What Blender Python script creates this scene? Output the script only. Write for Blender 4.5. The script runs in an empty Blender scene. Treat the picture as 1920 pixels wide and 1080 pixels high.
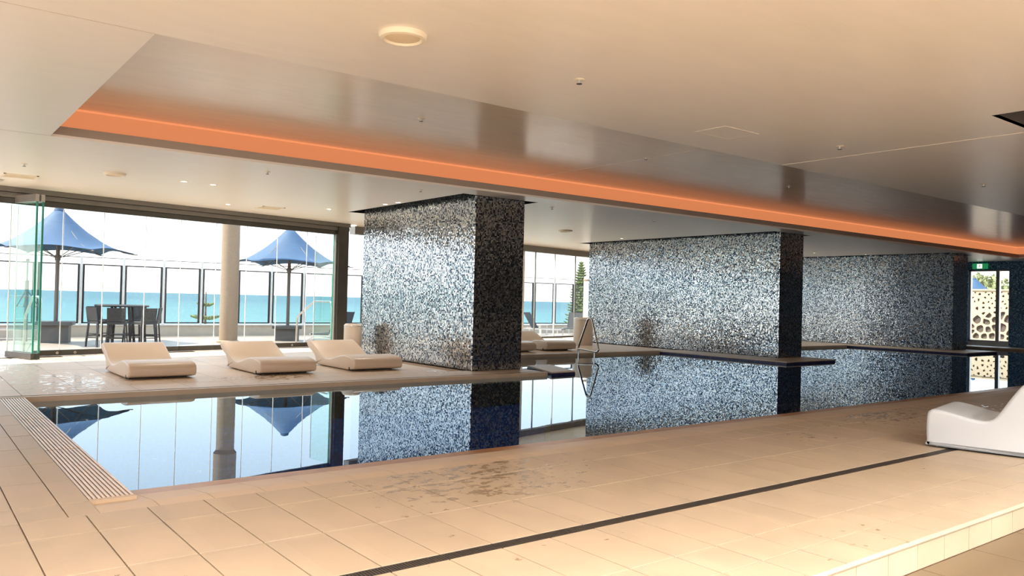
import bpy, bmesh, math, random
from mathutils import Vector, Matrix
random.seed(7)
scene = bpy.context.scene
COL = scene.collection
PI = math.pi

# ------------------------------------------------------------------ camera
H = 1.18
RM = Matrix(((0.79094861, -0.02793511, -0.61124457),
             (-0.61140336, 0.00344677, -0.7913116),
             (0.02421219, 0.9996038, -0.0143534)))
F_PX = 1492.28
cam = bpy.data.cameras.new('camera')
cam.sensor_width = 36.0
cam.lens = 36.0 * F_PX / 1920.0
cam.clip_end = 20000
cam_o = bpy.data.objects.new('camera', cam)
COL.objects.link(cam_o)
cam_o.matrix_world = Matrix.Translation((0, 0, H)) @ RM.to_4x4()
scene.camera = cam_o

# ------------------------------------------------------------------ world, sun, exposure
world = bpy.data.worlds.new('sky'); scene.world = world
world.use_nodes = True
wn = world.node_tree.nodes; wl = world.node_tree.links
wn.clear()
w_out = wn.new('ShaderNodeOutputWorld'); w_bg = wn.new('ShaderNodeBackground')
w_tc = wn.new('ShaderNodeTexCoord'); w_sep = wn.new('ShaderNodeSeparateXYZ'); w_rp = wn.new('ShaderNodeValToRGB')
wl.new(w_tc.outputs['Generated'], w_sep.inputs[0]); wl.new(w_sep.outputs['Z'], w_rp.inputs[0])
wl.new(w_rp.outputs[0], w_bg.inputs['Color']); wl.new(w_bg.outputs[0], w_out.inputs['Surface'])
e = w_rp.color_ramp.elements
e[0].position = 0.0; e[0].color = (0.90, 0.84, 0.78, 1)
e[1].position = 0.75; e[1].color = (0.60, 0.78, 1.0, 1)
for _p, _c in ((0.05, (0.96, 0.95, 0.94, 1)), (0.12, (0.70, 0.79, 0.90, 1)), (0.3, (0.66, 0.79, 0.95, 1))):
    _e = e.new(_p); _e.color = _c
w_bg.inputs['Strength'].default_value = 1.2

sun = bpy.data.lights.new('sun', 'SUN'); sun.energy = 5.0; sun.angle = math.radians(1.0); sun.color = (1.0, 0.93, 0.82)
sun_o = bpy.data.objects.new('sun', sun); COL.objects.link(sun_o)
sun_o.rotation_euler = Vector((-0.52, 0.30, 0.80)).to_track_quat('Z', 'Y').to_euler()

vs = scene.view_settings
vs.view_transform = 'Standard'; vs.look = 'None'; vs.gamma = 1.0; vs.exposure = 1.25
vs.use_curve_mapping = False

# ------------------------------------------------------------------ node helpers
def new_mat(name):
    m = bpy.data.materials.new(name); m.use_nodes = True
    nt = m.node_tree; b = nt.nodes.get('Principled BSDF')
    return m, nt, b

def node(nt, typ, **kw):
    n = nt.nodes.new(typ)
    for k, v in kw.items(): setattr(n, k, v)
    return n

def mth(nt, op, a, b=None, clamp=False):
    n = nt.nodes.new('ShaderNodeMath'); n.operation = op; n.use_clamp = clamp
    for i, v in enumerate((a, b)):
        if v is None: continue
        if isinstance(v, (int, float)): n.inputs[i].default_value = v
        else: nt.links.new(v, n.inputs[i])
    return n.outputs[0]

def ramp(nt, fac, stops):
    r = nt.nodes.new('ShaderNodeValToRGB'); el = r.color_ramp.elements
    el[0].position, el[0].color = stops[0][0], (*stops[0][1], 1)
    el[1].position, el[1].color = stops[-1][0], (*stops[-1][1], 1)
    for p, c in stops[1:-1]:
        x = el.new(p); x.color = (*c, 1)
    nt.links.new(fac, r.inputs[0]); return r.outputs[0]

def mixc(nt, fac, a, b, blend='MIX'):
    n = nt.nodes.new('ShaderNodeMix'); n.data_type = 'RGBA'; n.blend_type = blend
    for s, v in ((n.inputs['Factor'], fac), (n.inputs['A'], a), (n.inputs['B'], b)):
        if isinstance(v, (int, float)): s.default_value = v
        elif isinstance(v, tuple): s.default_value = (*v, 1)
        else: nt.links.new(v, s)
    return n.outputs['Result']

def noise(nt, vec, scale, detail=3, rough=0.5, dist=0.0):
    n = nt.nodes.new('ShaderNodeTexNoise'); n.inputs['Scale'].default_value = scale
    n.inputs['Detail'].default_value = detail; n.inputs['Roughness'].default_value = rough
    n.inputs['Distortion'].default_value = dist
    if vec is not None: nt.links.new(vec, n.inputs['Vector'])
    return n.outputs[0]

def geo_pos(nt): return nt.nodes.new('ShaderNodeNewGeometry').outputs['Position']

def scaled(nt, vec, s):
    n = nt.nodes.new('ShaderNodeMapping'); n.inputs['Scale'].default_value = s
    nt.links.new(vec, n.inputs[0]); return n.outputs[0]

def bump(nt, h, strength, dist=0.01):
    n = nt.nodes.new('ShaderNodeBump'); n.inputs['Strength'].default_value = strength
    n.inputs['Distance'].default_value = dist
    nt.links.new(h, n.inputs['Height']); return n.outputs[0]

def simple(name, col, rough=0.5, metal=0.0, var=0.06, scale=6.0, spec=0.5, bmp=0.0):
    m, nt, b = new_mat(name)
    p = geo_pos(nt)
    n = noise(nt, p, scale, 4)
    lo = tuple(max(0, c * (1 - var)) for c in col); hi = tuple(min(1, c * (1 + var)) for c in col)
    nt.links.new(ramp(nt, n, [(0.3, lo), (0.7, hi)]), b.inputs['Base Color'])
    b.inputs['Roughness'].default_value = rough; b.inputs['Metallic'].default_value = metal
    b.inputs['Specular IOR Level'].default_value = spec
    if bmp: nt.links.new(bump(nt, noise(nt, p, scale * 12, 3), bmp), b.inputs['Normal'])
    return m

def emissive(name, col, strength):
    m, nt, b = new_mat(name)
    b.inputs['Base Color'].default_value = (*[c * 0.15 for c in col], 1)
    b.inputs['Emission Color'].default_value = (*col, 1); b.inputs['Emission Strength'].default_value = strength
    b.inputs['Roughness'].default_value = 0.5
    return m

M = {}
# stone floor tile: tone differs from tile to tile, wet patches
def tile_mat(name, col, px=0.2985, py=0.61, wet=1.0, spots=(), gloss=0.24):
    m, nt, b = new_mat(name)
    p = geo_pos(nt)
    sn = node(nt, 'ShaderNodeVectorMath', operation='DIVIDE'); nt.links.new(p, sn.inputs[0]); sn.inputs[1].default_value = (px, py, 10)
    fl = node(nt, 'ShaderNodeVectorMath', operation='FLOOR'); nt.links.new(sn.outputs[0], fl.inputs[0])
    wnz = node(nt, 'ShaderNodeTexWhiteNoise', noise_dimensions='3D'); nt.links.new(fl.outputs[0], wnz.inputs['Vector'])
    cl = noise(nt, p, 3.2, 5, 0.6, 0.4)
    fine = noise(nt, p, 60, 3, 0.6)
    c0 = ramp(nt, cl, [(0.25, tuple(c * 0.88 for c in col)), (0.55, col), (0.8, tuple(min(1, c * 1.1) for c in col))])
    c1 = mixc(nt, 0.18, c0, ramp(nt, wnz.outputs['Value'], [(0, tuple(c * 0.75 for c in col)), (1, tuple(min(1, c * 1.2) for c in col))]))
    c2 = mixc(nt, mth(nt, 'MULTIPLY', fine, 0.10), c1, tuple(c * 0.5 for c in col))
    # water marks: drops and puddles
    big = noise(nt, scaled(nt, p, (0.55, 0.8, 1)), 1.0, 2, 0.5)
    drops = noise(nt, scaled(nt, p, (1.0, 1.5, 1)), 9.0, 4, 0.62, 0.3)
    sx = node(nt, 'ShaderNodeSeparateXYZ'); nt.links.new(p, sx.inputs[0])
    acc = None
    for (cx_, cy_, rx_, ry_) in spots:          # where water has been spilled
        dx = mth(nt, 'DIVIDE', mth(nt, 'SUBTRACT', sx.outputs['X'], cx_), rx_); dy = mth(nt, 'DIVIDE', mth(nt, 'SUBTRACT', sx.outputs['Y'], cy_), ry_)
        q = mth(nt, 'SUBTRACT', 1.0, mth(nt, 'ADD', mth(nt, 'MULTIPLY', dx, dx), mth(nt, 'MULTIPLY', dy, dy)), True)
        acc = q if acc is None else mth(nt, 'MAXIMUM', acc, q)
    area = mth(nt, 'MULTIPLY', mth(nt, 'SUBTRACT', big, 0.72), 0.6)
    if acc is not None: area = mth(nt, 'ADD', area, mth(nt, 'MULTIPLY', acc, 0.215))
    wetm = mth(nt, 'ADD', drops, area)
    wet_f = ramp(nt, wetm, [(0.57, (0, 0, 0)), (0.625, (1, 1, 1))])
    wf = mth(nt, 'MULTIPLY', wet_f, wet)
    c3 = mixc(nt, mth(nt, 'MULTIPLY', wf, 0.42), c2, (col[0] * 0.45, col[1] * 0.33, col[2] * 0.22))
    nt.links.new(c3, b.inputs['Base Color'])
    r = mth(nt, 'SUBTRACT', mth(nt, 'ADD', 0.36, mth(nt, 'MULTIPLY', cl, 0.16)), mth(nt, 'MULTIPLY', wf, gloss), True)
    nt.links.new(r, b.inputs['Roughness'])
    nt.links.new(bump(nt, fine, 0.04, 0.003), b.inputs['Normal'])
    return m
M['tile'] = tile_mat('beige_stone_tile', (0.46, 0.357, 0.252), spots=((3.6, 4.35, 1.7, 0.75), (9.3, 4.45, 2.8, 0.85)))
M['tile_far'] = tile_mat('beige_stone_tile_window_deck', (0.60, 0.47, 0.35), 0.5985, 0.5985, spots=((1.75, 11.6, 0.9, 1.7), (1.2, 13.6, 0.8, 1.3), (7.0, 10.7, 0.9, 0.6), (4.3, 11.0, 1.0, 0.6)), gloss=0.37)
M['coping'] = tile_mat('pale_coping_stone', (0.56, 0.42, 0.29), 0.2985, 5, 0.6)
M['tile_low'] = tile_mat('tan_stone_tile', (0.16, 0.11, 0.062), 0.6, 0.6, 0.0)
M['riser'] = tile_mat('cream_riser_tile', (0.50, 0.42, 0.30), 0.2985, 5, 0.0)
M['grout'] = simple('brown_grout', (0.30, 0.20, 0.13), 0.9, 0, 0.15, 10)
M['terrace'] = tile_mat('pale_terrace_paving', (0.30, 0.245, 0.20), 0.6, 0.6, 0.0)

def plaster(name, col, rough, spec=0.5):
    m, nt, b = new_mat(name)
    b.inputs['Specular IOR Level'].default_value = spec
    p = geo_pos(nt)
    st = noise(nt, scaled(nt, p, (0.7, 3.2, 1)), 2.2, 4, 0.6, 0.5)
    big = noise(nt, p, 0.5, 2)
    c = mixc(nt, big, ramp(nt, st, [(0.25, tuple(x * 0.95 for x in col)), (0.75, tuple(min(1, x * 1.04) for x in col))]), tuple(min(1, x * 1.04) for x in col))
    nt.links.new(c, b.inputs['Base Color'])
    nt.links.new(mth(nt, 'ADD', rough, mth(nt, 'MULTIPLY', st, 0.14)), b.inputs['Roughness'])
    nt.links.new(bump(nt, st, 0.012, 0.02), b.inputs['Normal'])
    return m
M['ceiling'] = plaster('cream_satin_ceiling_paint', (0.95, 0.87, 0.77), 0.25, 0.75)
M['tray'] = plaster('cream_satin_tray_paint', (0.93, 0.78, 0.60), 0.15, 0.95)
M['lip'] = plaster('taupe_cove_lip_paint', (0.42, 0.34, 0.27), 0.4)
M['wall'] = plaster('warm_wall_paint', (0.55, 0.45, 0.36), 0.5)
M['dark_wall'] = plaster('dark_brown_wall_paint', (0.10, 0.08, 0.065), 0.5)
M['void'] = simple('black_shadow_gap', (0.012, 0.011, 0.010), 0.9)

# glass mosaic: every small tile has its own tone and its own slight tilt
def mosaic(name, size, stops, metal, rough, tilt, grout=(0.02, 0.025, 0.03)):
    m, nt, b = new_mat(name)
    g = node(nt, 'ShaderNodeNewGeometry')
    sep = node(nt, 'ShaderNodeSeparateXYZ'); nt.links.new(g.outputs['Position'], sep.inputs[0])
    u = mth(nt, 'DIVIDE', mth(nt, 'ADD', sep.outputs['X'], sep.outputs['Y']), size)
    v = mth(nt, 'DIVIDE', sep.outputs['Z'], size)
    cmb = node(nt, 'ShaderNodeCombineXYZ')
    nt.links.new(mth(nt, 'FLOOR', u), cmb.inputs[0]); nt.links.new(mth(nt, 'FLOOR', v), cmb.inputs[1])
    wnz = node(nt, 'ShaderNodeTexWhiteNoise', noise_dimensions='2D'); nt.links.new(cmb.outputs[0], wnz.inputs['Vector'])
    add = node(nt, 'ShaderNodeVectorMath', operation='ADD'); nt.links.new(cmb.outputs[0], add.inputs[0]); add.inputs[1].default_value = (37.3, 11.7, 0)
    wn2 = node(nt, 'ShaderNodeTexWhiteNoise', noise_dimensions='2D'); nt.links.new(add.outputs[0], wn2.inputs['Vector'])
    tone = ramp(nt, wnz.outputs['Value'], stops)
    fu = mth(nt, 'FRACT', u); fv = mth(nt, 'FRACT', v)
    eu = mth(nt, 'MINIMUM', fu, mth(nt, 'SUBTRACT', 1.0, fu)); ev = mth(nt, 'MINIMUM', fv, mth(nt, 'SUBTRACT', 1.0, fv))
    line = mth(nt, 'LESS_THAN', mth(nt, 'MINIMUM', eu, ev), 0.07)
    nt.links.new(mixc(nt, line, tone, grout), b.inputs['Base Color'])
    nt.links.new(mth(nt, 'MULTIPLY', mth(nt, 'SUBTRACT', 1.0, line), metal), b.inputs['Metallic'])
    nt.links.new(mth(nt, 'ADD', rough, mth(nt, 'MULTIPLY', line, 0.4)), b.inputs['Roughness'])
    s1 = node(nt, 'ShaderNodeVectorMath', operation='SUBTRACT'); nt.links.new(wn2.outputs['Color'], s1.inputs[0]); s1.inputs[1].default_value = (0.5, 0.5, 0.5)
    s2 = node(nt, 'ShaderNodeVectorMath', operation='SCALE'); nt.links.new(s1.outputs[0], s2.inputs[0]); s2.inputs['Scale'].default_value = tilt
    s3 = node(nt, 'ShaderNodeVectorMath', operation='ADD'); nt.links.new(s2.outputs[0], s3.inputs[0]); nt.links.new(g.outputs['Normal'], s3.inputs[1])
    s4 = node(nt, 'ShaderNodeVectorMath', operation='NORMALIZE'); nt.links.new(s3.outputs[0], s4.inputs[0])
    nt.links.new(s4.outputs[0], b.inputs['Normal'])
    return m
M['mosaic'] = mosaic('grey_blue_glass_mosaic', 0.025,
    [(0.0, (0.02, 0.03, 0.045)), (0.18, (0.09, 0.12, 0.17)), (0.42, (0.42, 0.47, 0.52)), (0.75, (0.76, 0.79, 0.80)), (1.0, (0.95, 0.95, 0.93))], 0.92, 0.13, 0.115)
M['mosaic_blue'] = mosaic('deep_blue_glass_mosaic', 0.03,
    [(0.0, (0.02, 0.06, 0.14)), (0.5, (0.06, 0.17, 0.34)), (0.8, (0.13, 0.30, 0.48)), (1.0, (0.45, 0.58, 0.68))], 0.1, 0.2, 0.30)
M['pool_tile'] = mosaic('navy_pool_mosaic', 0.05,
    [(0.0, (0.012, 0.06, 0.26)), (0.6, (0.02, 0.11, 0.42)), (1.0, (0.04, 0.18, 0.55))], 0.0, 0.3, 0.05, (0.05, 0.07, 0.16))

def fresnel_mix(name, tint, ior, rough=0.0, bmp=None, refl=(1, 1, 1)):
    m = bpy.data.materials.new(name); m.use_nodes = True
    nt = m.node_tree; nt.nodes.clear()
    out = node(nt, 'ShaderNodeOutputMaterial')
    tr = node(nt, 'ShaderNodeBsdfTransparent'); tr.inputs[0].default_value = (*tint, 1)
    gl = node(nt, 'ShaderNodeBsdfGlossy'); gl.inputs['Roughness'].default_value = rough
    gl.inputs['Color'].default_value = (*refl, 1)
    # Schlick reflectance of a thin sheet (the same from both sides)
    gm = node(nt, 'ShaderNodeNewGeometry')
    dt = node(nt, 'ShaderNodeVectorMath', operation='DOT_PRODUCT')
    nt.links.new(gm.outputs['Incoming'], dt.inputs[0]); nt.links.new(gm.outputs['Normal'], dt.inputs[1])
    f0 = ((ior - 1) / (ior + 1)) ** 2
    sch = mth(nt, 'POWER', mth(nt, 'SUBTRACT', 1.0, mth(nt, 'ABSOLUTE', dt.outputs['Value']), True), 5.0)
    fac = mth(nt, 'ADD', f0, mth(nt, 'MULTIPLY', sch, 1 - f0), True)
    mx = node(nt, 'ShaderNodeMixShader')
    nt.links.new(fac, mx.inputs[0]); nt.links.new(tr.outputs[0], mx.inputs[1]); nt.links.new(gl.outputs[0], mx.inputs[2])
    nt.links.new(mx.outputs[0], out.inputs['Surface'])
    if bmp:
        p = geo_pos(nt)
        nt.links.new(bump(nt, noise(nt, p, bmp[0], 2), bmp[1], bmp[2]), gl.inputs['Normal'])
    return m
M['ledge_tile'] = mosaic('indigo_ledge_mosaic', 0.05, [(0.0, (0.012, 0.012, 0.05)), (0.6, (0.022, 0.022, 0.085)), (1.0, (0.05, 0.05, 0.14))], 0.0, 0.3, 0.05, (0.03, 0.03, 0.07))
M['glass'] = fresnel_mix('clear_door_glass', (0.965, 0.985, 0.975), 1.35)
M['glass_green'] = fresnel_mix('green_tinted_glass', (0.87, 0.955, 0.92), 1.4)
M['fence_glass'] = fresnel_mix('fence_glass', (0.95, 0.97, 0.97), 1.25)
M['water'] = fresnel_mix('still_pool_water', (0.60, 0.82, 1.0), 1.62, 0.0, bmp=(1.6, 0.012, 0.02), refl=(0.84, 0.93, 1.0))
M['glass_edge'] = simple('green_glass_edge', (0.05, 0.30, 0.24), 0.15, 0, 0.1)
M['seal'] = simple('white_panel_seal', (0.75, 0.74, 0.72), 0.4)
M['bronze'] = simple('dark_bronze_metal', (0.085, 0.080, 0.072), 0.38, 0.5, 0.08)
M['grey_metal'] = simple('grey_header_metal', (0.20, 0.185, 0.165), 0.42, 0.3, 0.06)
M['silver'] = simple('brushed_silver_metal', (0.60, 0.57, 0.55), 0.3, 0.8, 0.05)
M['chrome'] = simple('polished_steel', (0.62, 0.58, 0.53), 0.14, 1.0, 0.04)
M['lounger'] = simple('cream_moulded_plastic', (0.62, 0.48, 0.355), 0.36, 0, 0.02, 3)
M['white_lounger'] = simple('white_moulded_plastic', (0.60, 0.63, 0.67), 0.34, 0, 0.01, 3)
M['rubber'] = simple('black_rubber', (0.02, 0.02, 0.02), 0.7)
M['wet_rim'] = simple('wet_brown_rim_tile', (0.34, 0.16, 0.06), 0.3, 0, 0.2, 9)
M['bin'] = simple('beige_bin_plastic', (0.66, 0.54, 0.42), 0.3, 0, 0.02)
M['white_trim'] = simple('cream_fixture_enamel', (0.90, 0.80, 0.62), 0.35, 0, 0.02)
M['speaker_cloth'] = simple('tan_speaker_mesh', (0.86, 0.72, 0.50), 0.7, 0, 0.05, 60)
M['bead'] = simple('pale_joint_bead', (0.90, 0.80, 0.68), 0.4)
M['lamp_on'] = emissive('lit_downlight_lens', (1.0, 0.86, 0.68), 6.0)
M['led'] = emissive('amber_led_diffuser', (1.0, 0.33, 0.13), 0.27)
M['led_hot'] = emissive('amber_led_line', (1.0, 0.34, 0.14), 0.36)
M['exit_green'] = emissive('green_exit_sign_face', (0.02, 0.30, 0.10), 0.30)
M['exit_white'] = emissive('white_exit_pictogram', (0.9, 1.0, 0.92), 0.8)
M['slat'] = simple('pale_grate_plastic', (0.66, 0.53, 0.44), 0.32, 0, 0.05)
M['drain'] = simple('dark_drain_metal', (0.07, 0.055, 0.045), 0.5, 0.4, 0.1)
M['column'] = simple('pale_painted_column', (0.30, 0.205, 0.13), 0.6, 0, 0.03)
M['canopy'] = simple('blue_shade_cloth', (0.034, 0.078, 0.155), 0.7, 0, 0.08, 5)
M['pole_grey'] = simple('grey_brown_pole_metal', (0.16, 0.135, 0.12), 0.45, 0.3, 0.06)
M['wicker'] = simple('black_wicker', (0.03, 0.028, 0.028), 0.6, 0, 0.3, 40, bmp=0.3)
M['planter'] = simple('charcoal_umbrella_base', (0.10, 0.095, 0.09), 0.6, 0, 0.1)
M['beige_wall'] = simple('beige_render_wall', (0.52, 0.44, 0.35), 0.8, 0, 0.06)
M['fence_frame'] = simple('black_fence_frame', (0.035, 0.03, 0.03), 0.5, 0.3)
M['fence_post'] = simple('pale_fence_post', (0.70, 0.68, 0.64), 0.5)
M['mesh_black'] = simple('black_lounger_mesh', (0.035, 0.035, 0.035), 0.75, 0, 0.2, 60)
M['bark'] = simple('brown_bark', (0.16, 0.11, 0.075), 0.9, 0, 0.25, 8)
M['needles'] = simple('olive_pine_needles', (0.13, 0.16, 0.06), 0.8, 0, 0.35, 6)
M['leaf'] = simple('dusty_green_leaves', (0.24, 0.25, 0.12), 0.85, 0, 0.4, 3)
M['screen'] = simple('sandstone_screen', (0.48, 0.36, 0.24), 0.8, 0, 0.08)
M['screen_back'] = simple('brown_screen_backing', (0.10, 0.075, 0.06), 0.9, 0, 0.15)
M['hill'] = simple('dry_hillside', (0.36, 0.32, 0.20), 0.95, 0, 0.35, 0.25)

def sea_mat():
    m, nt, b = new_mat('turquoise_sea')
    p = geo_pos(nt)
    d = node(nt, 'ShaderNodeVectorMath', operation='LENGTH'); nt.links.new(p, d.inputs[0])
    n = noise(nt, scaled(nt, p, (0.02, 0.05, 0.02)), 1.0, 5, 0.6)
    f = mth(nt, 'ADD', mth(nt, 'DIVIDE', d.outputs['Value'], 4000.0), mth(nt, 'MULTIPLY', mth(nt, 'SUBTRACT', n, 0.5), 0.22))
    nt.links.new(ramp(nt, f, [(0.0, (0.15, 0.25, 0.25)), (0.25, (0.115, 0.20, 0.215)), (1.0, (0.09, 0.15, 0.18))]), b.inputs['Base Color'])
    b.inputs['Roughness'].default_value = 0.6; b.inputs['Specular IOR Level'].default_value = 0.0
    return m
M['sea'] = sea_mat()

# ------------------------------------------------------------------ mesh helpers
class MB:
    def __init__(s): s.v = []; s.f = []
    def add(s, vs, fs):
        o = len(s.v); s.v += [tuple(v) for v in vs]; s.f += [tuple(i + o for i in f) for f in fs]
    def box(s, a, b):
        x0, y0, z0 = a; x1, y1, z1 = b
        s.add([(x0, y0, z0), (x1, y0, z0), (x1, y1, z0), (x0, y1, z0), (x0, y0, z1), (x1, y0, z1), (x1, y1, z1), (x0, y1, z1)],
              [(0, 3, 2, 1), (4, 5, 6, 7), (0, 1, 5, 4), (1, 2, 6, 5), (2, 3, 7, 6), (3, 0, 4, 7)])
        return s
    def cbox(s, a, b, c=0.01):
        # box with chamfered top edges
        x0, y0, z0 = a; x1, y1, z1 = b
        s.add([(x0, y0, z0), (x1, y0, z0), (x1, y1, z0), (x0, y1, z0),
               (x0, y0, z1 - c), (x1, y0, z1 - c), (x1, y1, z1 - c), (x0, y1, z1 - c),
               (x0 + c, y0 + c, z1), (x1 - c, y0 + c, z1), (x1 - c, y1 - c, z1), (x0 + c, y1 - c, z1)],
              [(0, 3, 2, 1), (0, 1, 5, 4), (1, 2, 6, 5), (2, 3, 7, 6), (3, 0, 4, 7),
               (4, 5, 9, 8), (5, 6, 10, 9), (6, 7, 11, 10), (7, 4, 8, 11), (8, 9, 10, 11)])
        return s
    def prism(s, poly, z0, z1):
        n = len(poly)
        s.add([(x, y, z0) for x, y in poly] + [(x, y, z1) for x, y in poly],
              [tuple(range(n))[::-1], tuple(range(n, 2 * n))] + [(i, (i + 1) % n, n + (i + 1) % n, n + i) for i in range(n)])
        return s
    def bar(s, p, q, w, h):
        # rectangular bar from p to q (w sideways, h the other way)
        p, q = Vector(p), Vector(q); d = (q - p).normalized()
        up = Vector((0, 0, 1)) if abs(d.z) < 0.95 else Vector((0, 1, 0))
        a = d.cross(up).normalized() * (w / 2); c = a.cross(d).normalized() * (h / 2)
        vs = [p - a - c, p + a - c, p + a + c, p - a + c, q - a - c, q + a - c, q + a + c, q - a + c]
        s.add(vs, [(0, 3, 2, 1), (4, 5, 6, 7), (0, 1, 5, 4), (1, 2, 6, 5), (2, 3, 7, 6), (3, 0, 4, 7)])
        return s
    def lathe(s, prof, c=(0, 0, 0), n=24):
        vs = []; fs = []
        for i in range(n):
            a = 2 * PI * i / n
            for r, z in prof: vs.append((c[0] + r * math.cos(a), c[1] + r * math.sin(a), c[2] + z))
        k = len(prof)
        for i in range(n):
            j = (i + 1) % n
            for t in range(k - 1): fs.append((i * k + t, j * k + t, j * k + t + 1, i * k + t + 1))
        s.add(vs, fs); return s
    def tube(s, pts, r, n=10, closed=False):
        pts = [Vector(p) for p in pts]; m = len(pts)
        rs = r if isinstance(r, (list, tuple)) else [r] * m
        prev = None; vs = []
        for i in range(m):
            if closed: d = (pts[(i + 1) % m] - pts[i - 1]).normalized()
            else: d = (pts[min(i + 1, m - 1)] - pts[max(i - 1, 0)]).normalized()
            if prev is None:
                up = Vector((0, 0, 1)) if abs(d.z) < 0.9 else Vector((1, 0, 0))
                a = d.cross(up).normalized()
            else: a = (prev - d * prev.dot(d)).normalized()
            prev = a; b = d.cross(a)
            for k in range(n):
                t = 2 * PI * k / n; vs.append(pts[i] + (a * math.cos(t) + b * math.sin(t)) * rs[i])
        fs = []
        for i in range(m if closed else m - 1):
            j = (i + 1) % m
            for k in range(n):
                l = (k + 1) % n; fs.append((i * n + k, i * n + l, j * n + l, j * n + k))
        if not closed:
            fs.append(tuple(range(n))[::-1]); fs.append(tuple(range((m - 1) * n, m * n)))
        s.add(vs, fs); return s
    def mesh(s, name, mat, smooth=False):
        me = bpy.data.meshes.new(name); me.from_pydata(s.v, [], s.f)
        bm = bmesh.new(); bm.from_mesh(me); bmesh.ops.recalc_face_normals(bm, faces=bm.faces); bm.to_mesh(me); bm.free()
        me.materials.append(M[mat] if isinstance(mat, str) else mat)
        if smooth:
            me.polygons.foreach_set('use_smooth', [True] * len(me.polygons))
            try: me.set_sharp_from_angle(angle=math.radians(40))
            except Exception: pass
        return me
    def build(s, name, mat, parent=None, smooth=False):
        return link(name, s.mesh(name, mat, smooth), parent)

def link(name, me, parent=None, loc=None, rot=None):
    o = bpy.data.objects.new(name, me); COL.objects.link(o)
    if parent is not None: o.parent = parent
    if loc is not None: o.location = loc
    if rot is not None: o.rotation_euler = rot
    return o

def tag(o, label=None, cat=None, group=None, kind=None):
    if label: o['label'] = label
    if cat: o['category'] = cat
    if group: o['group'] = group
    if kind: o['kind'] = kind
    return o

def empty(name, loc=(0, 0, 0), rz=0.0, label=None, cat=None, group=None, kind=None):
    o = bpy.data.objects.new(name, None); COL.objects.link(o)
    o.empty_display_size = 0.1
    o.location = loc; o.rotation_euler = (0, 0, rz)
    return tag(o, label, cat, group, kind)

def copy_tree(o, parent=None):
    c = o.copy(); COL.objects.link(c); c.parent = parent
    for ch in o.children: copy_tree(ch, c)
    return c

def fillet(pts, rad, k=5):
    pts = [Vector(p) for p in pts]; out = [pts[0]]
    for i in range(1, len(pts) - 1):
        a, b, c = pts[i - 1], pts[i], pts[i + 1]
        u = (a - b); w = (c - b); r = min(rad, u.length * 0.45, w.length * 0.45)
        p, q = b + u.normalized() * r, b + w.normalized() * r
        for t in range(k + 1):
            t /= k; out.append(p * (1 - t) ** 2 + b * 2 * t * (1 - t) + q * t * t)
    out.append(pts[-1]); return out

def cells(x0, y0, x1, y1, holes):
    xs = sorted({x0, x1, *[min(max(h[i], x0), x1) for h in holes for i in (0, 2)]})
    ys = sorted({y0, y1, *[min(max(h[i], y0), y1) for h in holes for i in (1, 3)]})
    out = []
    for i in range(len(xs) - 1):
        for j in range(len(ys) - 1):
            cx, cy = (xs[i] + xs[i + 1]) / 2, (ys[j] + ys[j + 1]) / 2
            if any(h[0] < cx < h[2] and h[1] < cy < h[3] for h in holes): continue
            out.append((xs[i], ys[j], xs[i + 1], ys[j + 1]))
    return out

RMT = RM.transposed()
def project(p):
    c = RMT @ (Vector(p) - Vector((0, 0, H)))
    if c.z > -0.05: return None
    return 960 + F_PX * c.x / -c.z, 540 - F_PX * c.y / -c.z

def gl_y(x): return 15.29 + 0.222 * x        # the slanting window line
GL_A = math.atan(0.222)

# ------------------------------------------------------------------ levels
ZC = 2.86; ZT = 3.22; ZW = -0.06; ZLOW = -0.155; ZOUT = -0.36
POOL = (1.13, 5.17, 28.2, 13.35)
PX0, TX = 0.515, 0.2985
PILLARS = [(7.40, 10.60, 8.42, 14.50), (15.86, 10.60, 16.80, 16.90), (24.60, 10.60, 25.55, 18.5)]

# ================================================================== THE SETTING
# --- floor on the camera side
fl = empty('floor', (0, 0, 0), label='beige stone tiled pool deck with a long drain, nearest the camera', cat='floor', kind='structure')
b = MB()
b.box((-6, 1.96, -0.5), (29.3, 4.65, -0.012))
b.box((-6, 4.65, -0.5), (0.885, 10.03, -0.012))
b.box((28.2, 4.65, -0.5), (29.3, 10.03, -0.012))
b.build('grout_bed', 'grout', fl)
rects = []
rows = [(1.95, 2.20), (2.20, 2.465), (2.465, 3.015), (3.095, 3.70), (3.70, 4.31), (4.31, 4.65)]
for (ya, yb) in rows:
    k = -22
    while True:
        xa = PX0 + TX * k
        if xa > 29.2: break
        rects.append((xa, ya, min(xa + TX, 29.3), yb)); k += 1
yv = [4.65, 4.95] + [4.95 + 0.61 * i for i in range(1, 9)] + [10.03]
xv = [0.885, 0.735, 0.515] + [0.515 - 0.61 * i for i in range(1, 11)]
for j in range(len(yv) - 1):
    for i in range(len(xv) - 1):
        rects.append((xv[i + 1], yv[j], xv[i], yv[j + 1]))
for j in range(9):
    for i in range(3):
        rects.append((28.2 + i * 0.366, 4.65 + j * 0.598, 28.2 + (i + 1) * 0.366, 4.65 + (j + 1) * 0.598))

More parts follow.
